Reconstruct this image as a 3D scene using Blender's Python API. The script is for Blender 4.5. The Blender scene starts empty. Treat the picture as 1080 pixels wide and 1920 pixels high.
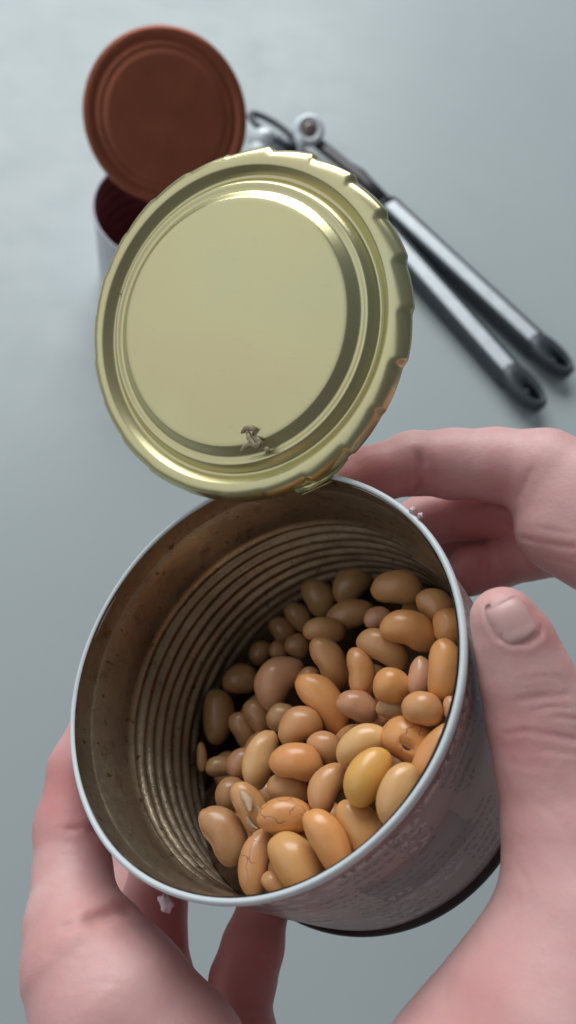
import bpy, math, random
import numpy as np
from mathutils import Vector, Matrix

random.seed(7); np.random.seed(7)
sc = bpy.context.scene
COL = sc.collection

# ------------------------------------------------------------------ camera
S = 0.0118                       # metres per modelling unit
F = 1500.0                       # focal length in photograph pixels (1080 x 1920)
UP = np.array([0.14535, 0.43372, 0.88925]); UP /= np.linalg.norm(UP)   # world up seen from the camera
fy = np.array([0, 0, -1.0]); fy = fy - (fy @ UP) * UP; fy /= np.linalg.norm(fy)
fx = np.cross(fy, UP)
RW = np.stack([fx, fy, UP])      # camera axes -> world axes
CAMH = 34.1 * S                  # camera height above the table top (z = 0)

def W(p):
    """point in viewing units -> world metres"""
    p = np.asarray(p, float)
    return (p @ RW.T) * S + np.array([0, 0, CAMH])
def D(v):
    return np.asarray(v, float) @ RW.T
def P(px, py, d):
    return np.array([(px - 540) / F * d, -(py - 960) / F * d, -d])
def on_table(px, py, h=0.0):
    r = P(px, py, 1.0); t = -(34.1 - h) / (r @ UP)
    return r * t

cam = bpy.data.cameras.new('camera'); camo = bpy.data.objects.new('camera', cam); COL.objects.link(camo)
cam.sensor_fit = 'VERTICAL'; cam.sensor_height = 24.0; cam.lens = F / 1920 * 24.0
cam.clip_start = 0.005; cam.clip_end = 50
M = Matrix([[RW[i][0], RW[i][1], RW[i][2], 0] for i in range(3)] + [[0, 0, 0, 1]])
M.translation = Vector((0, 0, CAMH))
camo.matrix_world = M
cam.dof.use_dof = True
cam.dof.focus_distance = 13.9 * S
cam.dof.aperture_fstop = 10.0
sc.camera = camo

# ------------------------------------------------------------------ world and light
world = bpy.data.worlds.new('World'); sc.world = world; world.use_nodes = True
bg = world.node_tree.nodes['Background']
bg.inputs[0].default_value = (0.88, 0.97, 1.0, 1); bg.inputs[1].default_value = 0.11

def area(name, loc, target, size, sizey, power, color):
    l = bpy.data.lights.new(name, 'AREA'); l.shape = 'RECTANGLE'; l.size = size; l.size_y = sizey
    l.energy = power; l.color = color
    o = bpy.data.objects.new(name, l); COL.objects.link(o)
    o.location = loc
    o.rotation_euler = (Vector(target) - Vector(loc)).to_track_quat('-Z', 'Y').to_euler()
    return o
lid_at = W([-.93, 3.52, -15.2])
area('added_soft_panel', lid_at + D([-.77, .27, .58]) / np.linalg.norm([-.77, .27, .58]) * 1.9, lid_at, 2.9, 2.4, 14.5, (0.96, 0.99, 1.0))  # unseen broad panel added on the lid's mirror direction to brighten it
area('tall_window_light', (-0.75, 1.45, 1.2), (0, 0.08, 0.2), 1.5, 1.1, 33.0, (0.96, 0.99, 1.0))

vs = sc.view_settings
sc.display_settings.display_device = 'sRGB'
vs.view_transform = 'Standard'; vs.look = 'None'; vs.exposure = 0.0; vs.gamma = 1.0; vs.use_curve_mapping = False

# ------------------------------------------------------------------ helpers
def tag(o, label=None, cat=None, group=None, kind=None):
    if label: o['label'] = label
    if cat: o['category'] = cat
    if group: o['group'] = group
    if kind: o['kind'] = kind
    return o

def empty(name, loc, label, cat, group=None):
    o = bpy.data.objects.new(name, None); COL.objects.link(o)
    o.location = Vector(loc); o.empty_display_size = 0.01
    return tag(o, label, cat, group)

def meshobj(name, verts, faces, mat, parent=None, smooth=True, origin=None, uv=None):
    """verts: world metres.  The object's origin is put at `origin` (default: the centre)."""
    verts = np.asarray(verts, float)
    if origin is None:
        origin = verts.mean(0)
    origin = np.asarray(origin, float)
    me = bpy.data.meshes.new(name)
    me.from_pydata((verts - origin).tolist(), [], [tuple(int(i) for i in f) for f in faces])
    if smooth:
        me.polygons.foreach_set('use_smooth', [True] * len(me.polygons))
    if uv is not None:
        l = me.uv_layers.new(name='UVMap')
        for lo in me.loops:
            l.data[lo.index].uv = uv[lo.vertex_index]
    me.update()
    if mat: me.materials.append(mat)
    o = bpy.data.objects.new(name, me); COL.objects.link(o)
    if parent is not None:
        o.parent = parent
        o.location = Vector(origin) - parent.matrix_basis.translation if parent.parent is None else \
            Vector(origin) - parent.matrix_basis.translation - parent.parent.matrix_basis.translation
    else:
        o.location = Vector(origin)
    return o

def frame_from(n):
    n = np.asarray(n, float); n = n / np.linalg.norm(n)
    a = np.array([0, 0, 1.0]) if abs(n[2]) < 0.9 else np.array([1.0, 0, 0])
    u = np.cross(a, n); u /= np.linalg.norm(u)
    return u, np.cross(n, u), n

def lathe(c, n, prof, seg=128, rfun=None, zfun=None, u=None, cap=False):
    """surface of revolution in viewing units; prof = [(r, z)], z along n.  Returns verts (view units), faces, uv"""
    uu, vv, nn = frame_from(n)
    if u is not None:
        uu = np.asarray(u, float) - np.dot(u, nn) * nn; uu /= np.linalg.norm(uu); vv = np.cross(nn, uu)
    V = []; UV = []
    for j, (r, z) in enumerate(prof):
        for i in range(seg):
            t = 2 * math.pi * i / seg
            rr = r + (rfun(t, j) if rfun else 0); zz = z + (zfun(t, j) if zfun else 0)
            V.append(c + rr * (math.cos(t) * uu + math.sin(t) * vv) + zz * nn); UV.append((i / seg, z))
    Fc = []
    for j in range(len(prof) - 1):
        for i in range(seg):
            k = (i + 1) % seg
            Fc.append((j * seg + i, j * seg + k, (j + 1) * seg + k, (j + 1) * seg + i))
    if cap:
        V.append(c + prof[-1][1] * nn); UV.append((0, 0)); m = len(V) - 1; b = (len(prof) - 1) * seg
        for i in range(seg): Fc.append((b + i, b + (i + 1) % seg, m))
    return np.array(V), Fc, UV

def tube(path, rads, seg=12, closed=False, flat=None, up=None):
    """swept tube in viewing units. flat = (scale across, scale along up)"""
    path = np.array(path, float); n = len(path)
    if np.isscalar(rads): rads = [rads] * n
    V = []; prev = None
    for i in range(n):
        if closed: t = path[(i + 1) % n] - path[i - 1]
        else: t = path[min(i + 1, n - 1)] - path[max(i - 1, 0)]
        t = t / np.linalg.norm(t)
        ref = up if up is not None else (prev if prev is not None else (np.array([0, 0, 1.0]) if abs(t[2]) < .9 else np.array([1.0, 0, 0])))
        b = ref - (ref @ t) * t; b /= np.linalg.norm(b); prev = b
        a = np.cross(b, t)
        fa, fb = flat if flat else (1, 1)
        for k in range(seg):
            th = 2 * math.pi * k / seg
            V.append(path[i] + rads[i] * (math.cos(th) * a * fa + math.sin(th) * b * fb))
    Fc = []
    m = n if closed else n - 1
    for i in range(m):
        j = (i + 1) % n
        for k in range(seg):
            l = (k + 1) % seg
            Fc.append((i * seg + k, i * seg + l, j * seg + l, j * seg + k))
    if not closed:
        Fc.append(tuple(range(seg))[::-1]); Fc.append(tuple(range((n - 1) * seg, n * seg)))
    return np.array(V), Fc

# ------------------------------------------------------------------ materials
def new_mat(name):
    m = bpy.data.materials.new(name); m.use_nodes = True
    nt = m.node_tree; b = nt.nodes['Principled BSDF']
    return m, nt, b
def N(nt, t, **kw):
    n = nt.nodes.new(t)
    for k, v in kw.items():
        if k in n.inputs.keys(): n.inputs[k].default_value = v
        else: setattr(n, k, v)
    return n
def L(nt, a, b): nt.links.new(a, b)
def objco(nt, scale=1.0, gen=False):
    tc = N(nt, 'ShaderNodeTexCoord'); mp = N(nt, 'ShaderNodeMapping')
    L(nt, tc.outputs['Object'], mp.inputs[0]); mp.inputs['Scale'].default_value = (scale,) * 3
    return mp.outputs[0]
def noise(nt, co, scale, detail=4, rough=.55):
    n = N(nt, 'ShaderNodeTexNoise'); n.inputs['Scale'].default_value = scale
    n.inputs['Detail'].default_value = detail; n.inputs['Roughness'].default_value = rough
    L(nt, co, n.inputs['Vector']); return n.outputs['Fac']
def ramp(nt, fac, stops):
    r = N(nt, 'ShaderNodeValToRGB'); e = r.color_ramp.elements
    while len(e) < len(stops): e.new(0.5)
    for k, (p, c) in enumerate(stops):
        e[k].position = p; e[k].color = (c if len(c) == 4 else (*c, 1)) if not isinstance(c, (int, float)) else (c, c, c, 1)
    L(nt, fac, r.inputs[0]); return r.outputs[0]
def bump(nt, h, strength, dist, b, prev=None):
    n = N(nt, 'ShaderNodeBump'); n.inputs['Strength'].default_value = strength; n.inputs['Distance'].default_value = dist
    L(nt, h, n.inputs['Height'])
    if prev is not None: L(nt, prev, n.inputs['Normal'])
    L(nt, n.outputs[0], b.inputs['Normal']); return n.outputs[0]
def mix(nt, fac, a, b, mode='MIX'):
    n = N(nt, 'ShaderNodeMix'); n.data_type = 'RGBA'; n.blend_type = mode
    for s, v in ((n.inputs[0], fac), (n.inputs[6], a), (n.inputs[7], b)):
        if hasattr(v, 'links') or hasattr(v, 'is_linked'): L(nt, v, s)
        elif isinstance(v, (int, float)): s.default_value = v
        else: s.default_value = (*v, 1)
    return n.outputs[2]
def math_(nt, op, a, b=None, clamp=False):
    n = N(nt, 'ShaderNodeMath'); n.operation = op; n.use_clamp = clamp
    for s, v in ((n.inputs[0], a), (n.inputs[1], b)):
        if v is None: continue
        if isinstance(v, (int, float)): s.default_value = v
        else: L(nt, v, s)
    return n.outputs[0]

def mat_table():
    m, nt, b = new_mat('table_laminate'); co = objco(nt)
    big = noise(nt, co, 5, 3); mid = noise(nt, co, 38, 4); fine = noise(nt, co, 600, 2)
    c = ramp(nt, big, [(.3, (.415, .468, .485)), (.7, (.43, .482, .498))])
    c = mix(nt, math_(nt, 'MULTIPLY', ramp(nt, mid, [(.60, 0), (.78, 1)]), .12), c, (.33, .37, .36))
    L(nt, c, b.inputs['Base Color'])
    L(nt, ramp(nt, mid, [(.35, .36), (.7, .46)]), b.inputs['Roughness'])
    b.inputs['Specular IOR Level'].default_value = .35
    bump(nt, fine, .06, .0004, b)
    return m
def mat_plain(name, col, rough=.5, metal=0.0, nscale=0, namp=.1, bstr=0, spec=.5, coat=0):
    m, nt, b = new_mat(name); co = objco(nt)
    if nscale:
        f = noise(nt, co, nscale, 5)
        lo = tuple(max(0, c * (1 - namp)) for c in col); hi = tuple(min(1, c * (1 + namp)) for c in col)
        L(nt, ramp(nt, f, [(.3, lo), (.7, hi)]), b.inputs['Base Color'])
        L(nt, ramp(nt, f, [(.3, max(.02, rough - .06)), (.7, min(1, rough + .06))]), b.inputs['Roughness'])
        if bstr: bump(nt, f, bstr, .0003, b)
    else:
        b.inputs['Base Color'].default_value = (*col, 1); b.inputs['Roughness'].default_value = rough
    b.inputs['Metallic'].default_value = metal; b.inputs['Specular IOR Level'].default_value = spec
    b.inputs['Coat Weight'].default_value = coat
    return m
def mat_lid_gold():
    m, nt, b = new_mat('gold_lacquered_tinplate'); co = objco(nt)
    big = noise(nt, co, 9, 2); fine = noise(nt, co, 9, 2); sp = noise(nt, co, 1500, 2)
    c = ramp(nt, noise(nt, co, 22, 3, .5), [(.3, (.63, .62, .39)), (.5, (.68, .63, .36)), (.72, (.67, .585, .35))])
    mp = N(nt, 'ShaderNodeMapping'); mp.inputs['Rotation'].default_value = (.3, .8, .5); mp.inputs['Scale'].default_value = (40, 1500, 900)
    tcx = N(nt, 'ShaderNodeTexCoord'); L(nt, tcx.outputs['Object'], mp.inputs[0])
    scr_ = noise(nt, mp.outputs[0], 1, 1, .4)
    c = mix(nt, math_(nt, 'MULTIPLY', ramp(nt, scr_, [(.68, 0), (.74, 1)]), .10), c, (.45, .42, .30))
    spots = ramp(nt, noise(nt, co, 160, 2), [(.70, 0), (.76, 1)])
    c = mix(nt, math_(nt, 'MULTIPLY', spots, .25), c, (.42, .38, .26))
    L(nt, c, b.inputs['Base Color']); b.inputs['Metallic'].default_value = .88
    L(nt, ramp(nt, fine, [(.3, .27), (.7, .36)]), b.inputs['Roughness'])
    p = bump(nt, sp, .03, .0001, b)
    return m
def mat_interior():
    """brown lacquer on the inside of the tin, with rust-red staining on the beads"""
    m, nt, b = new_mat('brown_tin_lacquer'); co = objco(nt)
    big = noise(nt, co, 60, 5, .65); fine = noise(nt, co, 700, 3); st = noise(nt, co, 170, 6, .7)
    c = ramp(nt, big, [(.25, (.27, .205, .15)), (.5, (.38, .30, .215)), (.8, (.47, .385, .28))])
    c = mix(nt, ramp(nt, st, [(.57, 0), (.72, .7)]), c, (.15, .06, .04))
    c = mix(nt, ramp(nt, noise(nt, co, 420, 3, .5), [(.66, 0), (.70, .7)]), c, (.09, .06, .04))
    L(nt, c, b.inputs['Base Color']); b.inputs['Metallic'].default_value = .78
    L(nt, ramp(nt, fine, [(.3, .26), (.7, .42)]), b.inputs['Roughness'])
    p = bump(nt, fine, .28, .0003, b)
    bump(nt, st, .25, .0006, b, p)
    return m
def mat_label():
    """printed paper label: grey brown ground, tinted blocks and rows of small print (uv: u round the can, v down it)"""
    m, nt, b = new_mat('printed_paper_label')
    tc = N(nt, 'ShaderNodeTexCoord'); uv = tc.outputs['UV']
    co = objco(nt)
    sep = N(nt, 'ShaderNodeSeparateXYZ'); L(nt, uv, sep.inputs[0])
    u_, v_ = sep.outputs[0], sep.outputs[1]          # v in units below the mouth (negative)
    ground = ramp(nt, noise(nt, co, 90, 4), [(.3, (.31, .19, .19)), (.7, (.41, .275, .255))])
    # colour blocks
    blk = N(nt, 'ShaderNodeTexBrick'); blk.inputs['Scale'].default_value = 1
    mp = N(nt, 'ShaderNodeMapping'); mp.inputs['Scale'].default_value = (12, .9, 1); L(nt, uv, mp.inputs[0])
    L(nt, mp.outputs[0], blk.inputs['Vector']); blk.inputs['Mortar Size'].default_value = 0
    blk.inputs['Color1'].default_value = (.22, .12, .14, 1); blk.inputs['Color2'].default_value = (.48, .35, .31, 1)
    blk.inputs['Brick Width'].default_value = 1.0; blk.inputs['Row Height'].default_value = 1.3
    c = mix(nt, .6, ground, blk.outputs[0])
    # rows of letters
    def rows(rowscale, charscale, keep, seed):
        r = math_(nt, 'MULTIPLY', v_, rowscale); rf = math_(nt, 'FRACT', r); ri = math_(nt, 'FLOOR', r)
        inrow = math_(nt, 'MULTIPLY', math_(nt, 'GREATER_THAN', rf, .3), math_(nt, 'LESS_THAN', rf, .82))
        cmb = N(nt, 'ShaderNodeCombineXYZ'); L(nt, math_(nt, 'MULTIPLY', u_, charscale), cmb.inputs[0])
        L(nt, math_(nt, 'MULTIPLY', v_, rowscale * 2.2), cmb.inputs[1]); L(nt, math_(nt, 'ADD', math_(nt, 'MULTIPLY', ri, 7.3), seed), cmb.inputs[2])
        n = noise(nt, cmb.outputs[0], 1, 1)
        ink = math_(nt, 'GREATER_THAN', n, .5)
        cmb2 = N(nt, 'ShaderNodeCombineXYZ'); L(nt, math_(nt, 'MULTIPLY', u_, 26), cmb2.inputs[0]); L(nt, math_(nt, 'MULTIPLY', v_, .8), cmb2.inputs[1]); cmb2.inputs[2].default_value = seed * 3.1
        para = math_(nt, 'GREATER_THAN', noise(nt, cmb2.outputs[0], 1, 0), keep)
        return math_(nt, 'MULTIPLY', math_(nt, 'MULTIPLY', inrow, ink), para)
    c = mix(nt, math_(nt, 'MULTIPLY', rows(3.3, 300, .47, 1.0), .6), c, (.10, .065, .08))
    c = mix(nt, math_(nt, 'MULTIPLY', rows(2.4, 190, .57, 5.0), .55), c, (.62, .53, .50))
    top = math_(nt, 'GREATER_THAN', v_, -.55)
    c = mix(nt, math_(nt, 'MULTIPLY', math_(nt, 'MULTIPLY', rows(3.0, 240, .3, 9.0), top), .7), c, (.62, .56, .55))
    edge = math_(nt, 'GREATER_THAN', v_, -.27)
    c = mix(nt, math_(nt, 'MULTIPLY', edge, .6), c, (.33, .19, .22))
    L(nt, c, b.inputs['Base Color']); b.inputs['Roughness'].default_value = .38
    b.inputs['Specular IOR Level'].default_value = .5
    bump(nt, noise(nt, co, 55, 3), .25, .0012, b)
    return m
def mat_bean(name, kind):
    m, nt, b = new_mat(name)
    oi = N(nt, 'ShaderNodeObjectInfo'); tc = N(nt, 'ShaderNodeTexCoord')
    add = N(nt, 'ShaderNodeVectorMath'); add.operation = 'ADD'
    sc_ = N(nt, 'ShaderNodeVectorMath'); sc_.operation = 'SCALE'; sc_.inputs['Scale'].default_value = 1.0
    cm = N(nt, 'ShaderNodeCombineXYZ')
    L(nt, oi.outputs['Random'], cm.inputs[0]); L(nt, oi.outputs['Random'], cm.inputs[2])
    L(nt, tc.outputs['Object'], add.inputs[0]); L(nt, cm.outputs[0], add.inputs[1])
    co = add.outputs[0]
    big = noise(nt, co, 110, 3); fine = noise(nt, co, 900, 4, .6); red = noise(nt, co, 160, 4, .6)
    base = oi.outputs['Color']
    c = mix(nt, ramp(nt, big, [(.35, 0), (.7, .42)]), base, (.54, .21, .08))
    c = mix(nt, ramp(nt, fine, [(.45, 0), (.75, .22)]), c, (.66, .42, .20))
    # rosy skin round the hilum (local -y side)
    sp = N(nt, 'ShaderNodeSeparateXYZ'); L(nt, tc.outputs['Object'], sp.inputs[0])
    hil = math_(nt, 'MULTIPLY', sp.outputs[1], -250, False)
    am = {'plain': .25, 'rosy': .95, 'cracked': 1.0}[kind]
    hm = math_(nt, 'MULTIPLY', math_(nt, 'MULTIPLY', math_(nt, 'ADD', hil, -.30, True), ramp(nt, red, [(.40, 0), (.62, 1)])), am * 1.3, True)
    c = mix(nt, hm, c, (.36, .085, .06))
    if kind == 'cracked':
        cr = ramp(nt, noise(nt, co, 230, 2, .4), [(.485, 0), (.50, 1), (.515, 0)])
        c = mix(nt, math_(nt, 'MULTIPLY', cr, ramp(nt, big, [(.45, 0), (.55, .9)])), c, (.24, .045, .025))
    L(nt, c, b.inputs['Base Color'])
    b.inputs['Roughness'].default_value = .36
    L(nt, ramp(nt, fine, [(.3, .33), (.7, .50)]), b.inputs['Roughness'])
    b.inputs['Subsurface Weight'].default_value = .35
    b.inputs['Subsurface Radius'].default_value = (1.0, .45, .15); b.inputs['Subsurface Scale'].default_value = .0014
    b.inputs['Coat Weight'].default_value = .5; b.inputs['Coat Roughness'].default_value = .2
    p = bump(nt, fine, .12, .0002, b)
    bump(nt, big, .25, .0012, b, p)
    return m
def mat_skin():
    m, nt, b = new_mat('skin'); co = objco(nt)
    big = noise(nt, co, 35, 3); mid = noise(nt, co, 170, 4); fine = noise(nt, co, 1300, 3)
    v = N(nt, 'ShaderNodeTexVoronoi'); v.inputs['Scale'].default_value = 1500; L(nt, co, v.inputs['Vector'])
    c = ramp(nt, big, [(.3, (.71, .41, .40)), (.55, (.735, .45, .43)), (.8, (.75, .50, .465))])
    c = mix(nt, ramp(nt, mid, [(.45, 0), (.8, .4)]), c, (.66, .30, .30))
    # redness where the skin is pressed or folded and over the fingers below the can: vertex attribute
    at = N(nt, 'ShaderNodeAttribute'); at.attribute_name = 'blush'
    c = mix(nt, at.outputs['Fac'], c, (.60, .15, .16))
    L(nt, c, b.inputs['Base Color'])
    b.inputs['Subsurface Weight'].default_value = .45; b.inputs['Subsurface Radius'].default_value = (1, .35, .2)
    b.inputs['Subsurface Scale'].default_value = .0035
    L(nt, ramp(nt, fine, [(.3, .44), (.7, .58)]), b.inputs['Roughness'])
    p = bump(nt, v.outputs['Distance'], .10, .0002, b)
    bump(nt, mid, .20, .0010, b, p)
    return m

MT = dict(
    table=mat_table(), gold=mat_lid_gold(), inside=mat_interior(), label=mat_label(), skin=mat_skin(),
    rim=mat_plain('bright_tin_rim', (.66, .71, .74), .42, 0, 300, .03, .03),
    bottomrim=mat_plain('dark_bottom_seam', (.035, .028, .03), .45, .3, 300, .2),
    tin=mat_plain('tin_bottom', (.28, .22, .17), .45, .7, 90, .15, .1),
    brownlid=mat_plain('red_brown_lacquer', (.36, .10, .05), .45, .35, 60, .12, .05),
    wine=mat_plain('wine_red_lacquer', (.22, .075, .085), .5, .1, 60, .15),
    whitelabel=mat_plain('white_glossy_can_label', (.58, .58, .64), .35, 0, 40, .04),
    steel=mat_plain('brushed_steel', (.74, .80, .84), .40, .2, 200, .06, .05),
    rubber=mat_plain('dark_grey_handle_plastic', (.042, .052, .062), .42, 0, 200, .2),
    black=mat_plain('hole_dark', (.02, .02, .022), .5, 0, 200, .2),  # dark inside the handle holes, put in as colour
    darksteel=mat_plain('dark_tool_steel', (.07, .065, .07), .42, .6, 200, .2),
    pinkcap=mat_plain('brown_pink_rivet', (.24, .19, .19), .3, .6, 200, .1),
    nail=mat_plain('finger_nail', (.70, .42, .405), .36, 0, 300, .03, 0, .4, .1),
    scrap=mat_plain('wet_bean_skin', (.36, .29, .18), .35, 0, 500, .3, .3),
    pink=mat_plain('pale_pink_scrap', (.72, .52, .56), .5, 0, 500, .1),
    floor=mat_plain('brown_floor', (.20, .17, .12), .6, 0, 8, .2),
    bean=mat_bean('bean_skin', 'plain'), rosy=mat_bean('rosy_bean_skin', 'rosy'), cracked=mat_bean('cracked_bean_skin', 'cracked'),
    gapshade=mat_plain('gap_shade_sheet', (.05, .026, .014), .2, 0, 300, .3, .2),  # dark colour of the added sheet, standing in for shade between the beans
    slit=mat_plain('dark_slit', (.10, .03, .02), .6),
    flap=mat_plain('torn_bean_skin', (.66, .48, .32), .4, 0, 600, .15, .2, .5, .2),
)

# ------------------------------------------------------------------ table and floor
def slab(name, corners, z0, z1, mat):
    V = [(x, y, z1) for x, y in corners] + [(x, y, z0) for x, y in corners]
    k = len(corners)
    Fc = [tuple(range(k)), tuple(range(2 * k - 1, k - 1, -1))] + [(i, i + k, (i + 1) % k + k, (i + 1) % k) for i in range(k)]
    return meshobj(name, V, Fc, mat, smooth=False)
# far edge of the table crosses the top left corner of the view
e0 = W(on_table(-60, 24))[:2]; e1 = W(on_table(120, -14))[:2]
ed = (e1 - e0) / np.linalg.norm(e1 - e0); nrm = np.array([ed[1], -ed[0]])
a = e0 - ed * .9 - nrm * .35; b_ = e1 + ed * 1.5 - nrm * .35
tb = slab('table', [tuple(a), tuple(a + nrm * 1.9), tuple(b_ + nrm * 1.9), tuple(b_)], -.03, 0, MT['table'])
tag(tb, kind='structure')
tb.name = 'table_top'
fl = slab('floor', [(-20, -20), (20, -20), (20, 20), (-20, 20)], -.80, -.75, MT['floor']); tag(fl, kind='structure')
bv = tb.modifiers.new('bevel', 'BEVEL'); bv.width = .003; bv.segments = 3

# ------------------------------------------------------------------ the held can
CC = np.array([-.671, -2.508, -13.471]); CN = np.array([-.44654, .48594, .75131]); CN /= np.linalg.norm(CN)
CL = 5.05
CU = np.array([1.0, -1.0, 0]); CU = CU - (CU @ CN) * CN; CU /= np.linalg.norm(CU)    # in the mouth plane, towards the lower right
can = empty('tin_can', W(CC - CN * CL), 'opened squat tin can of beans tilted in two hands, gold lid bent back', 'tin can')
seg = 160
# inner wall with the step below the rim and the rolled beads
prof = [(3.60, .02), (3.60, -.40), (3.585, -.44), (3.56, -.47), (3.56, -1.50)]
z = -1.60
while z > -4.45:
    for k in range(8):
        prof.append((3.56 - .055 * math.sin(k / 8 * 2 * math.pi), z - k / 8 * .33))
    z -= .33
prof += [(3.56, z), (3.56, -4.75), (3.50, -4.86), (3.30, -4.90), (2.9, -4.84), (1.5, -4.84), (.01, -4.84)]
V, Fc, _ = lathe(CC, CN, prof, seg, rfun=lambda t, j: .010 * math.sin(5 * t + j * .13) * (1 if j > 4 else 0) + .006 * math.sin(13 * t + j * .4) * (1 if j > 4 else 0))
meshobj('inner_wall', W(V), [f[::-1] for f in Fc], MT['inside'], can)
# rolled rim
rp = []
for k in range(13):
    t = -math.pi * .5 + k / 12 * 2 * math.pi
    rp.append((3.672 + .060 * math.cos(t), -.05 + .09 * math.sin(t)))
rng = random.Random(3)
wob = [rng.uniform(-.006, .006) for _ in range(seg)]
V, Fc, _ = lathe(CC, CN, rp, seg, rfun=lambda t, j: .012 * math.sin(3 * t + 1) + .006 * math.sin(7 * t))
meshobj('rim', W(V), Fc, MT['rim'], can)
# body under the rim, label, bottom seam
V, Fc, _ = lathe(CC, CN, [(3.64, -.14), (3.635, -.2), (3.635, -4.85)], seg)
meshobj('outer_wall', W(V), Fc, MT['tin'], can)
lp = [(3.648, -.19), (3.658, -.21)] + [(3.658 + .008 * math.sin(k * 1.1), -.21 - k * .223) for k in range(1, 21)] + [(3.645, -4.70)]
V, Fc, UV = lathe(CC, CN, lp, seg, rfun=lambda t, j: .006 * math.sin(11 * t + j * .4))
# seamless uv: duplicate not needed, the seam is turned away from the view
meshobj('paper_label', W(V), Fc, MT['label'], can, uv=UV)
bp = [(3.64, -4.72)] + [(3.66 + .085 * math.cos(t), -4.92 + .14 * math.sin(t)) for t in np.linspace(math.pi * .5, -math.pi * .5, 9)] + [(3.5, -5.06), (3.45, -4.95), (.01, -4.95)]
V, Fc, _ = lathe(CC, CN, bp, seg)
meshobj('bottom_rim', W(V), Fc, MT['bottomrim'], can)

# ------------------------------------------------------------------ its lid
LC = np.array([-.9556, 3.6249, -15.667]) * .972; LM = np.array([-.39981, .02006, .91638]); LM /= np.linalg.norm(LM)
LR = 3.45 * .972
def make_lid(c, m, R, mat, name, parent, seed, scallop, depth=1.0, udir=(1, 0, 0)):
    pr = [(.02, .49), (.15, .487), (.30, .475), (.45, .452), (.58, .422), (.66, .40), (.685, .395), (.70, .375), (.735, .235), (.75, .215), (.765, .222),
          (.775, .245), (.785, .248), (.797, .232), (.825, .07), (.835, .048), (.845, .048), (.857, .072), (.887, .20), (.90, .222), (.918, .230), (.955, .215), (.978, .170), (.995, .095)]
    rg = random.Random(seed); n = 23
    amp = [rg.uniform(.0, 1.0) for _ in range(n)]
    def sc_(t):
        x = (t / (2 * math.pi) * n) % n; i = int(x); fr = x - i
        # little teeth pressed by the opener: saw-like steps, stronger on one side of the lid
        side = .40 + .60 * max(0, math.cos(t - .25)) ** .7
        if not scallop: return 0
        a0, a1 = amp[i], amp[(i + 1) % n]; e_ = min(1, max(0, (fr - .86) / .14)); e_ = e_ * e_ * (3 - 2 * e_)
        return side * ((1 - fr) ** .8 * (.45 + .4 * a0) * (1 - e_) + e_ * (.45 + .4 * a1) + .15 * a0)
    prof = [(r * R, z * depth * R / 3.4) for r, z in pr]
    top = len(prof)
    prof += [(R, -.02), (R * 1.004, -.07), (R * .998, -.10), (R * .985, -.07), (R * .97, .02)]
    # underside, parallel to the face
    prof += [(r * R - .004, z * depth * R / 3.4 - .035) for r, z in pr[::-1][2:]]
    def rf(t, j):
        if j >= top - 3 and j <= top + 3: return (sc_(t) - .45) * .115 * min(1, (j - top + 4) / 3)
        return 0
    def zf(t, j):
        if j >= top - 2 and j <= top + 3: return (sc_(t) - .5) * .12 * min(1, (j - top + 3) / 2)
        return 0
    V, Fc, _ = lathe(c, m, prof, 480, rfun=rf, zfun=zf, u=udir)
    V = V - 0.0
    k = 480
    V = np.vstack([V, c + (prof[0][1]) * m, c + prof[-1][1] * m])
    for i in range(k): Fc.append(((i + 1) % k, i, len(V) - 2))
    b = (len(prof) - 1) * k
    for i in range(k): Fc.append((b + i, b + (i + 1) % k, len(V) - 1))
    return meshobj(name, W(V), [f[::-1] for f in Fc], mat, parent)
lid = make_lid(LC, LM, LR, MT['gold'], 'lid', can, 5, True)
lid['label'] = 'round gold lacquered lid bent back, ridged, with serrated cut edge'
# the uncut strip that hinges the lid to the rim
ha, hb, hc = P(557, 926, 14.75), P(628, 893, 14.45), P(652, 868, 14.6)
ja, jb = P(560, 903, 14.95), P(628, 897, 14.62)
def ribbon(pts_a, pts_b, th, dirn):
    A = np.array(pts_a); B = np.array(pts_b); n = len(A); dirn = np.asarray(dirn, float)
    V = np.vstack([A, B, A - dirn * th, B - dirn * th]); Fc = []
    for i in range(n - 1):
        Fc += [(i, i + 1, n + i + 1, n + i), (2 * n + i, 3 * n + i, 3 * n + i + 1, 2 * n + i + 1), (i, 2 * n + i, 2 * n + i + 1, i + 1), (n + i, n + i + 1, 3 * n + i + 1, 3 * n + i)]
    Fc += [(0, n, 3 * n, 2 * n), (n - 1, 3 * n - 1, 4 * n - 1, 2 * n - 1)]
    return V, Fc
pa = [P(548, 915, 14.72), P(575, 906, 14.66), P(605, 892, 14.6), P(632, 872, 14.55), P(650, 850, 14.55)]
pm = [P(558, 925, 14.66), P(588, 915, 14.60), P(612, 901, 14.52), P(634, 884, 14.48), P(652, 862, 14.5)]
V, Fc = ribbon(pa, pm, .03, LM)
h1 = meshobj('hinge_strip', W(V), Fc, MT['gold'], can)
pb = [P(566, 926, 14.75), P(590, 915, 14.72), P(612, 905, 14.68), P(630, 897, 14.62)]
pc = [P(570, 922, 15.2), P(592, 916, 15.1), P(612, 906, 15.0), P(628, 899, 14.9)]
V, Fc = ribbon(pb, pc, .03, (0, 1, 0))
meshobj('hinge_tab', W(V), Fc, MT['gold'], can)

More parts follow.
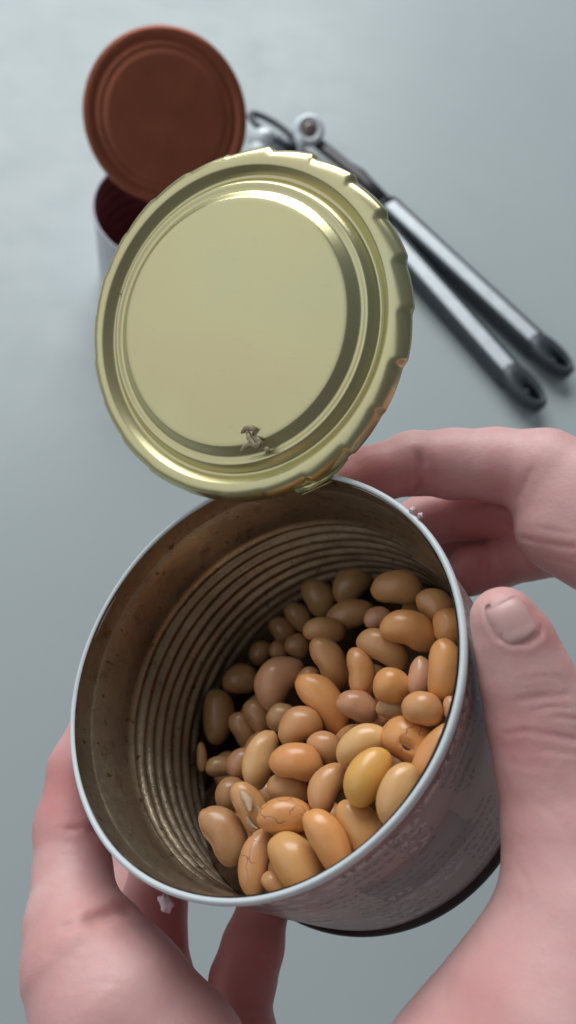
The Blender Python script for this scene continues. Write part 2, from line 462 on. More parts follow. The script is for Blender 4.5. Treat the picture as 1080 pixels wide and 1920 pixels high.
# ------------------------------------------------------------------ beans
def bean_mesh(name, Lh, Wh, bend, seed, slit=False, nu=30, nv=20):
    rg = np.random.RandomState(seed); V = []; Fc = []
    ph = rg.rand(6) * 6.28
    Th = Wh * rg.uniform(.86, .98); egg = rg.uniform(-.12, .12)
    for i in range(nu + 1):
        a = math.pi * i / nu; x = -math.cos(a); r = math.sin(a) ** .86 * (1 + egg * x)
        for k in range(nv):
            t = 2 * math.pi * k / nv
            y = math.cos(t) * r * Wh; zz = math.sin(t) * r * Th
            xx = x * Lh
            y2 = y + bend * Wh * (1 - 1.6 * x * x)      # kidney bend: concave side at -y
            dip = -.16 * Wh * math.exp(-(x / .28) ** 2) * max(0, -math.cos(t)) ** 4 * -1 * (1 if bend > .1 else .4)
            y2 += dip
            q = 1 + .018 * math.sin(3 * x * 2 + ph[0]) * math.cos(2 * t + ph[1]) + .012 * math.sin(5 * x + ph[2]) * math.sin(3 * t + ph[3])
            if slit:
                g = math.exp(-((zz / Th - .92) / .30) ** 2) * math.exp(-(y / Wh / .13) ** 2) * max(0, 1 - (x / .35) ** 2)
                zz -= .28 * Wh * g
            V.append((xx * q, y2 * q, zz * q))
    for i in range(nu):
        for k in range(nv):
            l = (k + 1) % nv
            Fc.append((i * nv + k, (i + 1) * nv + k, (i + 1) * nv + l, i * nv + l))
    me = bpy.data.meshes.new(name)
    me.from_pydata([(x * S, y * S, z_ * S) for x, y, z_ in V], [], Fc)
    me.polygons.foreach_set('use_smooth', [True] * len(me.polygons)); me.update()
    return me

GOLD, TAN, OLIVE_SHADED, PINK, PALE = (.80, .37, .125), (.66, .345, .145), (.52, .295, .13), (.67, .345, .20), (.82, .50, .215)  # the third tone is olive skin, and tan beans darkened as if shaded
def z5(x, y): return 360 + x * .4815, 1020 + y * .4815
def z6(x, y): return 360 + x * .4815, 1340 + y * .4815
# (zoom, cx, cy, length, width, angle, layer, colour, skin, bend, label)
B = [
 (5,488,205,150,115,60,1,OLIVE_SHADED,0,.10,'shaded tan bean highest on the left of the pile, against the ribbed wall'),
 (5,625,160,165,120,-45,1,OLIVE_SHADED,0,.10,'shaded tan bean between the highest left one and the wide topmost one'),
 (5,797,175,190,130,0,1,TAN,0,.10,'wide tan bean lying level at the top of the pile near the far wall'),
 (5,415,285,125,88,50,2,OLIVE_SHADED,0,.10,'small dim tan bean, second step down the left edge of the pile'),
 (5,350,338,115,88,55,2,OLIVE_SHADED,0,.10,'small dim tan bean third step down the left edge of the pile'),
 (5,615,280,185,110,-20,1,OLIVE_SHADED,0,.10,'olive tan bean lying slanted just below the two topmost shaded beans'),
 (5,515,340,155,98,5,0,TAN,0,.10,'short tan bean lying level with a soft shine, above the upright glossy one'),
 (5,945,245,150,125,45,1,TAN,0,.10,'plump tan bean by the right rim under the top of the pile'),
 (5,725,290,105,82,-10,1,PINK,1,.10,'short pinkish bean end showing behind the large golden upper bean'),
 (5,845,345,215,140,20,0,GOLD,0,.18,'large golden bean in the upper right, lying over a pinkish one'),
 (5,745,412,205,120,30,0,TAN,0,.15,'long tan bean slanting down right, below the large golden upper bean'),
 (5,1000,320,135,125,80,1,GOLD,0,.05,'golden bean partly cut off by the right rim, upper of the two long ones there'),
 (5,530,465,205,115,65,0,TAN,1,.18,'glossy tan bean with a pink blushed top, standing steeply mid pile'),
 (5,652,500,182,105,82,0,GOLD,0,.12,'slim golden bean standing nearly upright in the middle of the pile'),
 (5,345,540,215,150,-52,0,PINK,1,.25,'big kidney bean with a pink notched top on the left of the pile'),
 (5,190,532,135,112,-10,1,OLIVE_SHADED,0,.10,'dim round tan bean alone near the left wall, level with the big notched one'),
 (5,268,425,95,80,-60,2,OLIVE_SHADED,0,.10,'very dark small bean deep in the shade above the notched bean'),
 (5,410,400,95,90,20,2,OLIVE_SHADED,0,.10,'dark stubby bean in shade left of the short shining one'),
 (5,98,672,195,118,92,1,OLIVE_SHADED,0,.10,'dim olive bean standing upright furthest left against the ribbed wall'),
 (5,780,555,140,132,10,0,GOLD,1,.05,'round orange bean seen end on with a reddish eye'),
 (5,978,495,235,132,94,0,GOLD,0,.12,'big golden bean standing upright against the right rim'),
 (5,885,515,145,95,100,1,PINK,0,.10,'pale pink bean tucked left of the big upright one by the rim'),
 (5,508,620,255,132,52,0,GOLD,0,.18,'long golden bean slanting down right in the centre of the pile'),
 (5,645,635,155,110,22,1,PINK,1,.10,'pinkish bean partly under the long central golden bean'),
 (5,897,645,152,125,12,0,TAN,0,.08,'stubby tan bean in front of the big upright one at the right rim'),
 (5,350,680,115,108,0,1,OLIVE_SHADED,0,.05,'small round tan bean left of the long central golden bean'),
 (5,420,715,168,135,-28,0,TAN,0,.12,'smooth tan bean just below left of the long central golden bean'),
 (5,255,670,130,100,60,2,OLIVE_SHADED,0,.10,'dark bean in shade below the big notched one'),
 (5,200,725,140,95,62,2,OLIVE_SHADED,0,.10,'dark bean in shade right of the furthest left upright one'),
 (5,665,785,212,122,-25,0,PALE,0,.20,'pale long bean slanting up right, left of the red split bean'),
 (5,845,775,215,165,32,0,GOLD,2,.10,'reddish orange bean with a split slit in its skin near the right rim'),
 (6,270,175,215,122,-72,0,PALE,0,.12,'greenish tan bean standing upright on the left, beside the level orange one'),
 (6,405,190,200,135,8,0,GOLD,0,.12,'smooth orange bean lying level left of centre in the lower pile'),
 (6,515,130,135,112,30,1,TAN,0,.10,'tan bean partly hidden under the pale long one'),
 (6,688,240,228,150,-58,0,(.78,.42,.10),0,.10,'bright yellow gold bean slanting up right in the lower pile'),
 (6,375,290,155,108,12,1,TAN,0,.10,'dull tan bean half covered by the red streaked one and the level orange one'),
 (6,535,290,205,120,-62,1,TAN,0,.28,'tan kidney bean curved left of the bright yellow one'),
 (6,800,310,235,130,-68,0,PALE,1,.12,'pale glossy bean with a pink lower end against the lower right rim'),
 (6,940,170,290,120,-62,0,GOLD,0,.10,'long orange bean cut off by the rim below the split bean'),
 (6,225,365,205,112,62,0,TAN,1,.10,'bean with torn pale skin peeled open on the lower left'),
 (6,120,470,228,148,58,0,OLIVE_SHADED,0,.15,'large smooth olive tan bean at the lower left wall'),
 (6,365,400,208,132,0,0,GOLD,2,.10,'orange bean with a red crack lying level in the lower pile'),
 (6,255,575,235,120,-78,1,TAN,2,.15,'brown red cracked bean standing beside the large golden bottom one'),
 (6,400,582,245,170,55,0,(.76,.43,.15),0,.10,'large golden bean lowest in the pile, by the near rim'),
 (6,530,505,265,138,62,0,GOLD,1,.15,'golden bean with pink eye between the two largest lower ones'),
 (6,660,460,255,158,60,0,(.76,.42,.14),0,.10,'large smooth golden bean at the near rim, right of the pink eyed one'),
 (6,325,660,110,80,35,1,TAN,0,.05,'tan bean end peeping out under the large golden lowest one'),
 (6,450,672,150,70,-12,1,PALE,0,.05,'pale bean mostly hidden behind the near rim at the bottom'),
 (6,190,190,120,95,-52,2,PINK,1,.10,'dark pinkish bean in shade left of the greenish upright one'),
 (6,110,205,105,75,0,2,OLIVE_SHADED,0,.10,'very dark bean in the deep shade by the left wall, lower half'),
 (6,150,310,125,105,-60,2,OLIVE_SHADED,0,.10,'dark bean behind the one with torn skin'),
 (6,37,165,105,40,88,2,PALE,0,.05,'thin pale bean sliver squeezed against the left wall'),
 (5,712,682,90,65,10,2,PINK,0,.05,'small pink bean deep in the gap left of the split bean'),
 (5,1012,640,90,70,80,1,PINK,0,.05,'pink bean tip at the right rim beside the stubby tan one'),
 (5,785,640,130,85,0,2,OLIVE_SHADED,0,.05,'dark bean deep in the gap under the round orange one'),
 (5,338,415,70,70,0,2,OLIVE_SHADED,0,.05,'tiny dark bean end deep in the shade between two dark ones'),
 (5,452,520,90,70,-30,1,TAN,0,.05,'tan bean tip above the long central golden bean'),
 (6,440,495,100,62,45,2,PINK,0,.05,'pink bean deep in the gap between the two golden lower ones'),
]
# surface of the heap: depth below the mouth falls towards the upper left
_, _, _n = frame_from(CN)
def heap(px, py):
    r = P(px, py, 1.0)
    # depth below mouth g(X) = -(X-C).n ; wanted g = 2.35 - .60*s, s = (X-C).CU
    # t*(r.n) - C.n = -(2.35 - .60*(t r.CU - C.CU))
    a_ = (r @ CN) - .60 * (r @ CU); c_ = -2.30 + (CC @ CN) - .60 * (CC @ CU)
    return c_ / a_
placed = []
def spheres(c, ax, lh, wh):
    k = max(0, lh - wh)
    return [(c - ax * k, wh * .84), (c - ax * k * .5, wh * .95), (c, wh * .96), (c + ax * k * .5, wh * .95), (c + ax * k, wh * .84)]
def collide(sp):
    for q in placed:
        for a_, ra in sp:
            for b2, rb in q:
                if np.linalg.norm(a_ - b2) < (ra + rb) * .90: return True
    return False
def bean_object(c, ax, face, lh, wh, bend, seed, col, mat, label, grp, slit=False, res=(30, 20)):
    me = bean_mesh('bean', lh, wh, bend, seed, slit, *res)
    me.materials.append(mat)
    o = bpy.data.objects.new('bean', me); COL.objects.link(o)
    x = D(ax); x /= np.linalg.norm(x)
    zz = D(face); zz = zz - (zz @ x) * x; zz /= np.linalg.norm(zz); y = np.cross(zz, x)
    m4 = Matrix([[x[i], y[i], zz[i], 0] for i in range(3)] + [[0, 0, 0, 1]]); m4.translation = Vector(W(c))
    o.matrix_world = m4
    o.color = (*col, 1)
    tag(o, label, 'bean', grp)
    return o
def up_slope(i):
    x, y = (z5 if B[i][0] == 5 else z6)(B[i][1], B[i][2]); return -(x * .7 + y * .7)
order = sorted(range(len(B)), key=lambda i: (B[i][6], up_slope(i)))
bean_obs = {}
GRP = 'beans heaped in the held can'
for i in order:
    zz, cx, cy, ln, wd, ang, lay, col, kind, bend, lab = B[i]
    px, py = (z5 if zz == 5 else z6)(cx, cy)
    rg = random.Random(100 + i)
    d = heap(px, py) + [0, .35, .8][lay] + rg.uniform(-.06, .06)
    a_ = math.radians(ang); r = P(px, py, 1.0); r = r / np.linalg.norm(r)
    while True:
        c = P(px, py, d); sc1 = d / F * .4815 * 1.07
        ax = np.array([math.cos(a_), -math.sin(a_), 0]); ax = ax - (ax @ r) * r; ax /= np.linalg.norm(ax)
        tilt = rg.uniform(-.18, .18) if False else .12 * math.sin(i * 2.3)
        ax2 = ax * math.cos(tilt) + r * math.sin(tilt)
        lh, wh = ln / 2 * sc1, wd / 2 * sc1
        sp = spheres(c, ax2, lh, wh)
        g = -(c - CC) @ CN
        qs = [(a2 - CC, ra) for a2, ra in sp]
        out = any(np.linalg.norm(q - (q @ CN) * CN) > 3.50 - ra or (q @ CN) > -ra * .4 for q, ra in qs)
        if out and g < 4.2 and d < heap(px, py) + 1.9: d += .04; continue
        if not collide(sp) or g > 4.35 or d > heap(px, py) + 1.9: break
        d += .04
    placed.append(sp)
    side = np.cross(r, ax2) if rg.random() < .5 else -np.cross(r, ax2)
    face = -r + side * rg.uniform(-.5, .5)
    fl = i in (14, 36) and 1 or 0
    mat = [MT['bean'], MT['rosy'], MT['cracked']][kind]
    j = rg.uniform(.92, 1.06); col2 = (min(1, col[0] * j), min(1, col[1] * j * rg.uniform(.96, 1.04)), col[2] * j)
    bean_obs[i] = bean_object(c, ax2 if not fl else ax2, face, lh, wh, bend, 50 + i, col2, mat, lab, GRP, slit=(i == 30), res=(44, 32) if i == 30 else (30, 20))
# beans seen only through the gaps
rg = random.Random(21); cnt = 0
# the few of the lower layer that show between the upper ones
BURIED = {
 12: 'bean tip peeping out between the split bean and the right rim',
 15: 'small bean part showing in the gap left of the pink bean below the split one',
 18: 'bean part showing at the right rim under the stubby tan bean',
 21: 'buried bean showing between the slim upright golden bean and the round orange one',
 22: 'buried bean showing left of the golden bean with the pink eye, under the peeled one',
 27: 'buried bean showing above the golden bean with the pink eye',
 29: 'buried bean showing left of the pale long bean, under the long central one',
 31: 'buried bean in the dark left edge, left of the greenish upright bean',
 35: 'buried bean showing just under the wide tan bean at the top',
 43: 'buried bean showing under the brown red cracked bean',
 44: 'buried bean in the dark below the round bean near the left wall',
 54: 'buried bean showing between the bright yellow bean and the split bean',
 61: 'buried bean showing between the bright yellow bean and the large golden one below it',
 62: 'buried bean showing between the peeled bean and the red cracked one',
 63: 'buried bean showing between the long central bean and the pinkish one under it',
 68: 'buried bean showing between the kidney bean and the red cracked orange one',
 73: 'buried bean in shade left of the greenish upright bean, just above it',
}
uu = CU; vv = np.cross(CN, CU)
for tries in range(4000):
    if cnt >= 75: break
    s = rg.uniform(-3.1, 3.1); t = rg.uniform(-3.1, 3.1)
    if s * s + t * t > 2.95 ** 2: continue
    g = 2.30 - .60 * s + rg.uniform(.75, 1.8)
    if g > 4.45 or g < .9: continue
    c = CC + uu * s + vv * t - CN * g
    th = rg.uniform(0, math.pi); ax = uu * math.cos(th) + vv * math.sin(th) + CN * rg.uniform(-.3, .3); ax /= np.linalg.norm(ax)
    lh, wh = rg.uniform(.42, .52), rg.uniform(.27, .33)
    sp = spheres(c, ax, lh, wh)
    if collide(sp): continue
    placed.append(sp)
    k = rg.uniform(.85, 1.05)
    if cnt not in BURIED: cnt += 1; continue
    bean_object(c, ax, CN, lh, wh, .1, 900 + cnt, tuple(x * k for x in TAN), MT['bean'],
                BURIED[cnt], GRP, res=(16, 12))
    cnt += 1

# dark brown sheet added under the heap to stand in for shade in the gaps
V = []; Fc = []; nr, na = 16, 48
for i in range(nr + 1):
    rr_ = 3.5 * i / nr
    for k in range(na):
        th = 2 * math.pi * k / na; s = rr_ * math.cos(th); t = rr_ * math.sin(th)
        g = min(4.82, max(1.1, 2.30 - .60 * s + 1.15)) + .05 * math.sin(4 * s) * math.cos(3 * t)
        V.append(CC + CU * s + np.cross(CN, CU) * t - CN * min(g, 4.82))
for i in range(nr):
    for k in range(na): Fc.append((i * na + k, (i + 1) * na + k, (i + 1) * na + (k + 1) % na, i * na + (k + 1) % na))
tag(meshobj('gap_shade_sheet', W(np.array(V)), Fc, MT['gapshade']), 'dark brown sheet added as shade in the gaps between the beans', 'shade sheet', kind='stuff')

# slit of the split bean and torn skin of the peeled one (children of their beans)
def child_local(name, V, Fc, mat, parent, smooth=True):
    me = bpy.data.meshes.new(name); me.from_pydata([tuple(v) for v in V], [], Fc)
    if smooth: me.polygons.foreach_set('use_smooth', [True] * len(me.polygons))
    me.update(); me.materials.append(mat)
    o = bpy.data.objects.new(name, me); COL.objects.link(o); o.parent = parent; return o
def patch_on_bean(bo, name, mat, lh, wh, path, width, lift, th=.012):
    """thin curled strip following the bean's surface; path = [(x, y)] in fractions of the half axes"""
    V = []; n = len(path)
    def sz(x, y):
        q = max(.03, 1 - x * x - y * y); return math.sqrt(q) * wh * .93
    for k, (x, y) in enumerate(path):
        wk = width * (math.sin(math.pi * (k + .5) / n) * .8 + .2)
        for s_, l_ in ((-1, lift * .3), (-.4, lift), (.4, lift), (1, lift * .3)):
            yy = y + s_ * wk
            V.append(np.array([x * lh, yy * wh, sz(x, yy) + l_]) * S)
    for k in range(len(V)): V.append(V[k] - np.array([0, 0, th * S]))
    Fc = []; m = 4 * n
    for k in range(n - 1):
        for s_ in range(3):
            q = k * 4 + s_; Fc.append((q, q + 1, q + 5, q + 4)); Fc.append((m + q, m + q + 4, m + q + 5, m + q + 1))
        Fc.append((k * 4, k * 4 + 4, m + k * 4 + 4, m + k * 4)); Fc.append((k * 4 + 3, m + k * 4 + 3, m + k * 4 + 7, k * 4 + 7))
    return child_local(name, V, Fc, mat, bo)
dims = lambda o: (max(v.co.x for v in o.data.vertices) / S, max(v.co.y for v in o.data.vertices) / S)
o = bean_obs[39]; lh, wh = dims(o)
patch_on_bean(o, 'skin_flap', MT['flap'], lh, wh, [(-.7, .0), (-.5, .05), (-.3, .1), (-.12, .05), (.0, -.05)], .26, .05)
patch_on_bean(o, 'skin_flap', MT['flap'], lh, wh, [(.0, .35), (.2, .42), (.45, .35), (.62, .2)], .14, .05)
patch_on_bean(o, 'skin_flap', MT['flap'], lh, wh, [(.1, -.42), (.3, -.45), (.5, -.38), (.65, -.2)], .13, .05)
o = bean_obs[30]; lh, wh = dims(o)
patch_on_bean(o, 'slit', MT['slit'], lh, wh, [(-.16, .02), (-.08, .0), (0, -.01), (.08, .0), (.16, .03)], .07, .012, .004)

# ------------------------------------------------------------------ second can, standing on the table
C2 = np.array([-5.749, 14.781, -38.990]); UPn = UP
C2b = C2 - UPn * (C2 @ UPn + 34.1)
H2 = (C2 - C2b) @ UPn
can2 = empty('tin_can', W(C2b), 'white labelled can with red brown inside standing on the table, lid upright', 'tin can')
prof = [(3.60, .0), (3.60, -.4), (3.55, -.5)] + [(3.55 - .05 * math.sin(k * .8), -.5 - k * .1) for k in range(1, 36)] + [(3.55, -H2 + .4), (3.3, -H2 + .2), (.01, -H2 + .2)]
V, Fc, _ = lathe(C2, UPn, prof, 96); meshobj('inner_wall', W(V), [f[::-1] for f in Fc], MT['wine'], can2)
V, Fc, _ = lathe(C2, UPn, [(3.665 + .07 * math.cos(t), -.05 + .11 * math.sin(t)) for t in np.linspace(-math.pi / 2, 1.5 * math.pi, 11)], 96)
meshobj('rim', W(V), Fc, MT['whitelabel'], can2)
V, Fc, _ = lathe(C2, UPn, [(3.63, -.12), (3.64, -.2), (3.64, -H2 + .18)], 96); meshobj('paper_label', W(V), Fc, MT['whitelabel'], can2)
V, Fc, _ = lathe(C2, UPn, [(3.64, -H2 + .2), (3.71, -H2 + .15), (3.71, -H2 + .03), (3.6, -H2 + .004), (3.5, -H2 + .1), (.01, -H2 + .1)], 96)
meshobj('bottom_rim', W(V), Fc, MT['rim'], can2)
l2c = P(311, 222, 35.6); l2n = -l2c / np.linalg.norm(l2c); l2n = l2n + UPn * .06; l2n /= np.linalg.norm(l2n)
lid2 = make_lid(l2c, l2n, 3.66, MT['brownlid'], 'lid', can2, 9, False, .55)
lid2['label'] = 'red brown lid standing upright in the can mouth'

# ------------------------------------------------------------------ can opener on the table
op = empty('can_opener', W(on_table(700, 400)), 'steel can opener with two long black edged handles lying on the table', 'can opener')
def T(px, py, h): return on_table(px, py, h)
def handle(p0, p1, wpx, h):
    """hollow channel handle: steel strip framed by a dark plastic edge, with a plastic end cap"""
    A = T(*p0, h); Bp = T(*p1, h); d = Bp - A; ln = np.linalg.norm(d); d /= ln; sd = np.cross(UPn, d)
    root = None
    w = wpx
    # frame: closed loop tube round the strip
    path = []
    for t in np.linspace(0, 1, 14): path.append(A + d * ln * t + sd * w * (1 - .05 * math.sin(t * 3.1)))
    for t in np.linspace(0, math.pi, 8)[1:-1]: path.append(Bp + sd * w * math.cos(t) + d * w * .8 * math.sin(t))
    for t in np.linspace(1, 0, 14): path.append(A + d * ln * t - sd * w * (1 - .05 * math.sin(t * 3.1)))
    for t in np.linspace(0, math.pi, 8)[1:-1]: path.append(A - sd * w * math.cos(t) - d * w * .6 * math.sin(t))
    V, Fc = tube([p_ - UPn * .22 for p_ in path], .15, 10, closed=True, up=UPn, flat=(1, 3.2))
    fr = meshobj('handle', W(V), Fc, MT['rubber'], op)
    sw = w * .74; st = []
    a_, b_2 = A + d * .05, Bp + d * .05
    for p_ in (a_, b_2):
        for su, hu in ((-1, -.12), (-1, .17), (-.88, .22), (.88, .22), (1, .17), (1, -.12)): st.append(p_ + sd * sw * su + UPn * hu)
    Fc = [(k, (k + 1) % 6, 6 + (k + 1) % 6, 6 + k) for k in range(6)] + [tuple(range(6))[::-1], tuple(range(6, 12))]
    meshobj('steel_strip', W(np.array(st)), Fc, MT['steel'], fr, smooth=False)
    # end cap with a hanging hole
    c0 = Bp - d * w * .3; n = 28; out = []; hole = []
    for k in range(n):
        t = 2 * math.pi * k / n
        ex = math.cos(t); ey = math.sin(t)
        out.append((c0 + d * 1.15 + d * 1.55 * (abs(ex) ** .8) * math.copysign(1, ex) + sd * (w + .22) * (abs(ey) ** .7) * math.copysign(1, ey) * (1 - .22 * max(0, ex))))
        hole.append((c0 + d * 1.75 + d * .62 * ex + sd * .36 * ey))
    V = []
    for ring, hh in ((out, -.30), (out, .12), ([c0 + d * 1.15 + (p - c0 - d * 1.15) * .88 for p in out], .30), (hole, .26), (hole, -.3)):
        V += [p + UPn * hh for p in ring]
    Fc = []
    for j in range(4):
        for k in range(n):
            l = (k + 1) % n; Fc.append((j * n + k, j * n + l, (j + 1) * n + l, (j + 1) * n + k))
    for k in range(n): l = (k + 1) % n; Fc.append((k, 4 * n + k, 4 * n + l, l))
    cap = meshobj('end_cap', W(V), Fc, MT['rubber'], fr)
    V, Fc, _ = lathe(c0 + d * 1.75 - UPn * .2, UPn, [(.36, -.05), (.36, .0), (.01, .0)], 20)
    meshobj('hole_dark_disc', W(V), Fc, MT['black'], fr)  # black disc set in the open hole to stand for its shade
    return A, d, sd
A1, d1, s1 = handle((728, 384), (1008, 643), .56, .9)
A2, d2, s2 = handle((722, 434), (960, 700), .58, .85)
# arms running to the head
def bar(name, pts, r, mat, flat=(1, .6)):
    V, Fc = tube([T(*p) for p in pts], r, 12, up=UPn, flat=flat)
    return meshobj(name, W(V), Fc, mat, op)
bar('arm', [(583, 258, .8), (620, 288, .8), (650, 312, .85), (672, 328, .85), (690, 345, .85), (724, 378, .8)], [.42, .42, .40, .52, .44, .40], MT['darksteel'])
bar('arm', [(520, 262, .5), (580, 300, .5), (640, 360, .5), (702, 432, .5)], [.40, .42, .42, .42], MT['darksteel'])
# looped turning key
lp_ = [T(512 + 44 * math.cos(t) * .95 + 10 * math.sin(t), 243 + 20 * math.sin(t) + 22 * math.cos(t), .9) for t in np.linspace(0, 2 * math.pi, 25)[:-1]]
V, Fc = tube(lp_, .20, 10, closed=True, up=UPn)
meshobj('turning_key', W(V), Fc, MT['rubber'], op)
bar('key_post', [(480, 262, .3), (497, 258, .8), (512, 252, 1.2)], [.62, .6, .3], MT['steel'], (1, 1))
bar('jaw', [(470, 285, .5), (500, 272, .5), (545, 268, .6)], [.5, .5, .4], MT['steel'], (1, .6))
# cutting wheel and its cover
wc = T(580, 243, 1.5)
wn = -wc / np.linalg.norm(wc) * .8 + UPn * .5; wn /= np.linalg.norm(wn)
V, Fc, _ = lathe(wc, wn, [(.3, -.8), (.6, -.75), (.87, -.45), (.94, -.15), (.90, .05), (.78, .17), (.60, .20), (.50, .10), (.46, -.05), (.01, -.05)], 40)
meshobj('cutting_wheel', W(V), [f[::-1] for f in Fc], MT['steel'], op)
V, Fc, _ = lathe(wc, wn, [(.47, -.04), (.44, .10), (.34, .18), (.18, .22), (.01, .23)], 32)
meshobj('rivet', W(V), Fc, MT['pinkcap'], op)
bar('guide', [(561, 225, 1.4), (556, 243, 1.3), (562, 262, 1.1), (566, 285, .8)], [.22, .28, .28, .25], MT['steel'], (1, 1))

# ------------------------------------------------------------------ hands
def cone_sdf(X, a, b, ra, rb):
    ab = b - a; t = np.clip(((X - a) @ ab) / (ab @ ab), 0, 1)
    return np.linalg.norm(X - a - t[:, None] * ab, axis=1) - (ra + (rb - ra) * t)
def smin(a, b, k):
    h = np.clip(.5 + .5 * (b - a) / k, 0, 1)
    return b + (a - b) * h - k * h * (1 - h)
def chain(X, pts, k=.18):
    d = None
    for (a, ra), (b, rb) in zip(pts[:-1], pts[1:]):
        q = cone_sdf(X, a, b, ra, rb)
        d = q if d is None else smin(d, q, k)
    return d
def surface_nets(field, lo, hi, h):
    n = np.ceil((hi - lo) / h).astype(int) + 1
    xs = [lo[i] + h * np.arange(n[i]) for i in range(3)]
    G = np.empty(n, np.float32)
    for i in range(0, n[0], 16):                                   # evaluate in slabs
        g = np.stack(np.meshgrid(xs[0][i:i + 16], xs[1], xs[2], indexing='ij'), -1)
        G[i:i + 16] = field(g.reshape(-1, 3)).reshape(g.shape[:3])
    s = G < 0
    cn = sum(s[a:n[0] - 1 + a, b:n[1] - 1 + b, c:n[2] - 1 + c].astype(np.int8) for a in (0, 1) for b in (0, 1) for c in (0, 1))
    act = (cn > 0) & (cn < 8)
    idx = -np.ones(act.shape, int); cells = np.argwhere(act); idx[act] = np.arange(len(cells))
    acc = np.zeros((len(cells), 3)); cnt = np.zeros(len(cells))
    cor = [(a, b, c) for a in (0, 1) for b in (0, 1) for c in (0, 1)]
    for p in cor:
        for ax in range(3):
            if p[ax]: continue
            q = list(p); q[ax] = 1
            ga = G[tuple((cells + p).T)]; gb = G[tuple((cells + q).T)]
            m = (ga < 0) != (gb < 0)
            t = np.where(m, ga / np.where(m, ga - gb, 1), 0)
            pos = np.tile(np.array(p, float), (len(cells), 1)); pos[:, ax] = t
            acc[m] += pos[m]; cnt[m] += 1
    V = lo + h * (cells + acc / cnt[:, None])
    Fc = []
    for ax in range(3):
        u, v = (ax + 1) % 3, (ax + 2) % 3
        sl0 = [slice(None)] * 3; sl1 = [slice(None)] * 3
        sl0[ax] = slice(0, n[ax] - 1); sl1[ax] = slice(1, n[ax])
        a = s[tuple(sl0)]; b = s[tuple(sl1)]
        e = np.argwhere(a != b); e = e[(e[:, u] > 0) & (e[:, v] > 0) & (e[:, u] < n[u] - 1) & (e[:, v] < n[v] - 1)]
        du = np.zeros(3, int); du[u] = 1; dv = np.zeros(3, int); dv[v] = 1
        f = np.stack([idx[tuple(q.T)] for q in (e - du - dv, e - dv, e, e - du)], 1)
        inside = a[tuple(e.T)]
        f[~inside] = f[~inside][:, ::-1]
        Fc.append(f)
    return V, np.vstack(Fc)
def smooth_mesh(V, Fc, it=3):
    e = np.vstack([Fc[:, [0, 1]], Fc[:, [1, 2]], Fc[:, [2, 3]], Fc[:, [3, 0]]])
    for k in range(it):
        for lam in (.5, -.52):
            A = np.zeros_like(V); c = np.zeros(len(V))
            for d_ in range(3):
                A[:, d_] += np.bincount(e[:, 0], V[e[:, 1], d_], len(V)) + np.bincount(e[:, 1], V[e[:, 0], d_], len(V))
            c += np.bincount(e[:, 0], minlength=len(V)) + np.bincount(e[:, 1], minlength=len(V))
            V = V + lam * (A / c[:, None] - V)
    return V
def can_clear(X):
    """distance outside the can (positive outside)"""
    q = X - CC; g = q @ CN; rad = np.linalg.norm(q - g[:, None] * CN, axis=1) - 3.72
    return np.maximum(rad, np.maximum(g - .08, -g - 5.1))
def subdivide(V, Fc):
    e = np.sort(np.vstack([Fc[:, [k, (k + 1) % 4]] for k in range(4)]), 1)
    key = e[:, 0].astype(np.int64) * len(V) + e[:, 1]
    uq, inv = np.unique(key, return_inverse=True); inv = inv.reshape(4, -1)
    a, b = uq // len(V), uq % len(V)
    n0 = len(V); n1 = n0 + len(uq)
    V2 = np.vstack([V, (V[a] + V[b]) / 2, V[Fc].mean(1)])
    fi = n1 + np.arange(len(Fc)); E = [n0 + inv[k] for k in range(4)]
    F2 = np.vstack([np.stack([Fc[:, k], E[k], fi, E[(k + 3) % 4]], 1) for k in range(4)])
    return V2, F2
def vnormals(V, Fc):
    n = np.cross(V[Fc[:, 2]] - V[Fc[:, 0]], V[Fc[:, 3]] - V[Fc[:, 1]])
    N_ = np.zeros_like(V)
    for k in range(4):
        for d_ in range(3): N_[:, d_] += np.bincount(Fc[:, k], n[:, d_], len(V))
    return N_ / np.maximum(1e-12, np.linalg.norm(N_, axis=1))[:, None]
def polydist(X, pts):
    d = None
    for a, b in zip(pts[:-1], pts[1:]):
        ab = b - a; t = np.clip(((X - a) @ ab) / (ab @ ab), 0, 1)
        q = np.linalg.norm(X - a - t[:, None] * ab, axis=1); d = q if d is None else np.minimum(d, q)
    return d
def snap(field, px, py, near):
    """first point of the hand along the line of sight, starting at depth `near`"""
    d = near
    for _ in range(400):
        f = field(P(px, py, d)[None])[0]
        if f < .003: return P(px, py, d)
        d += max(.004, f * .6)
    return None
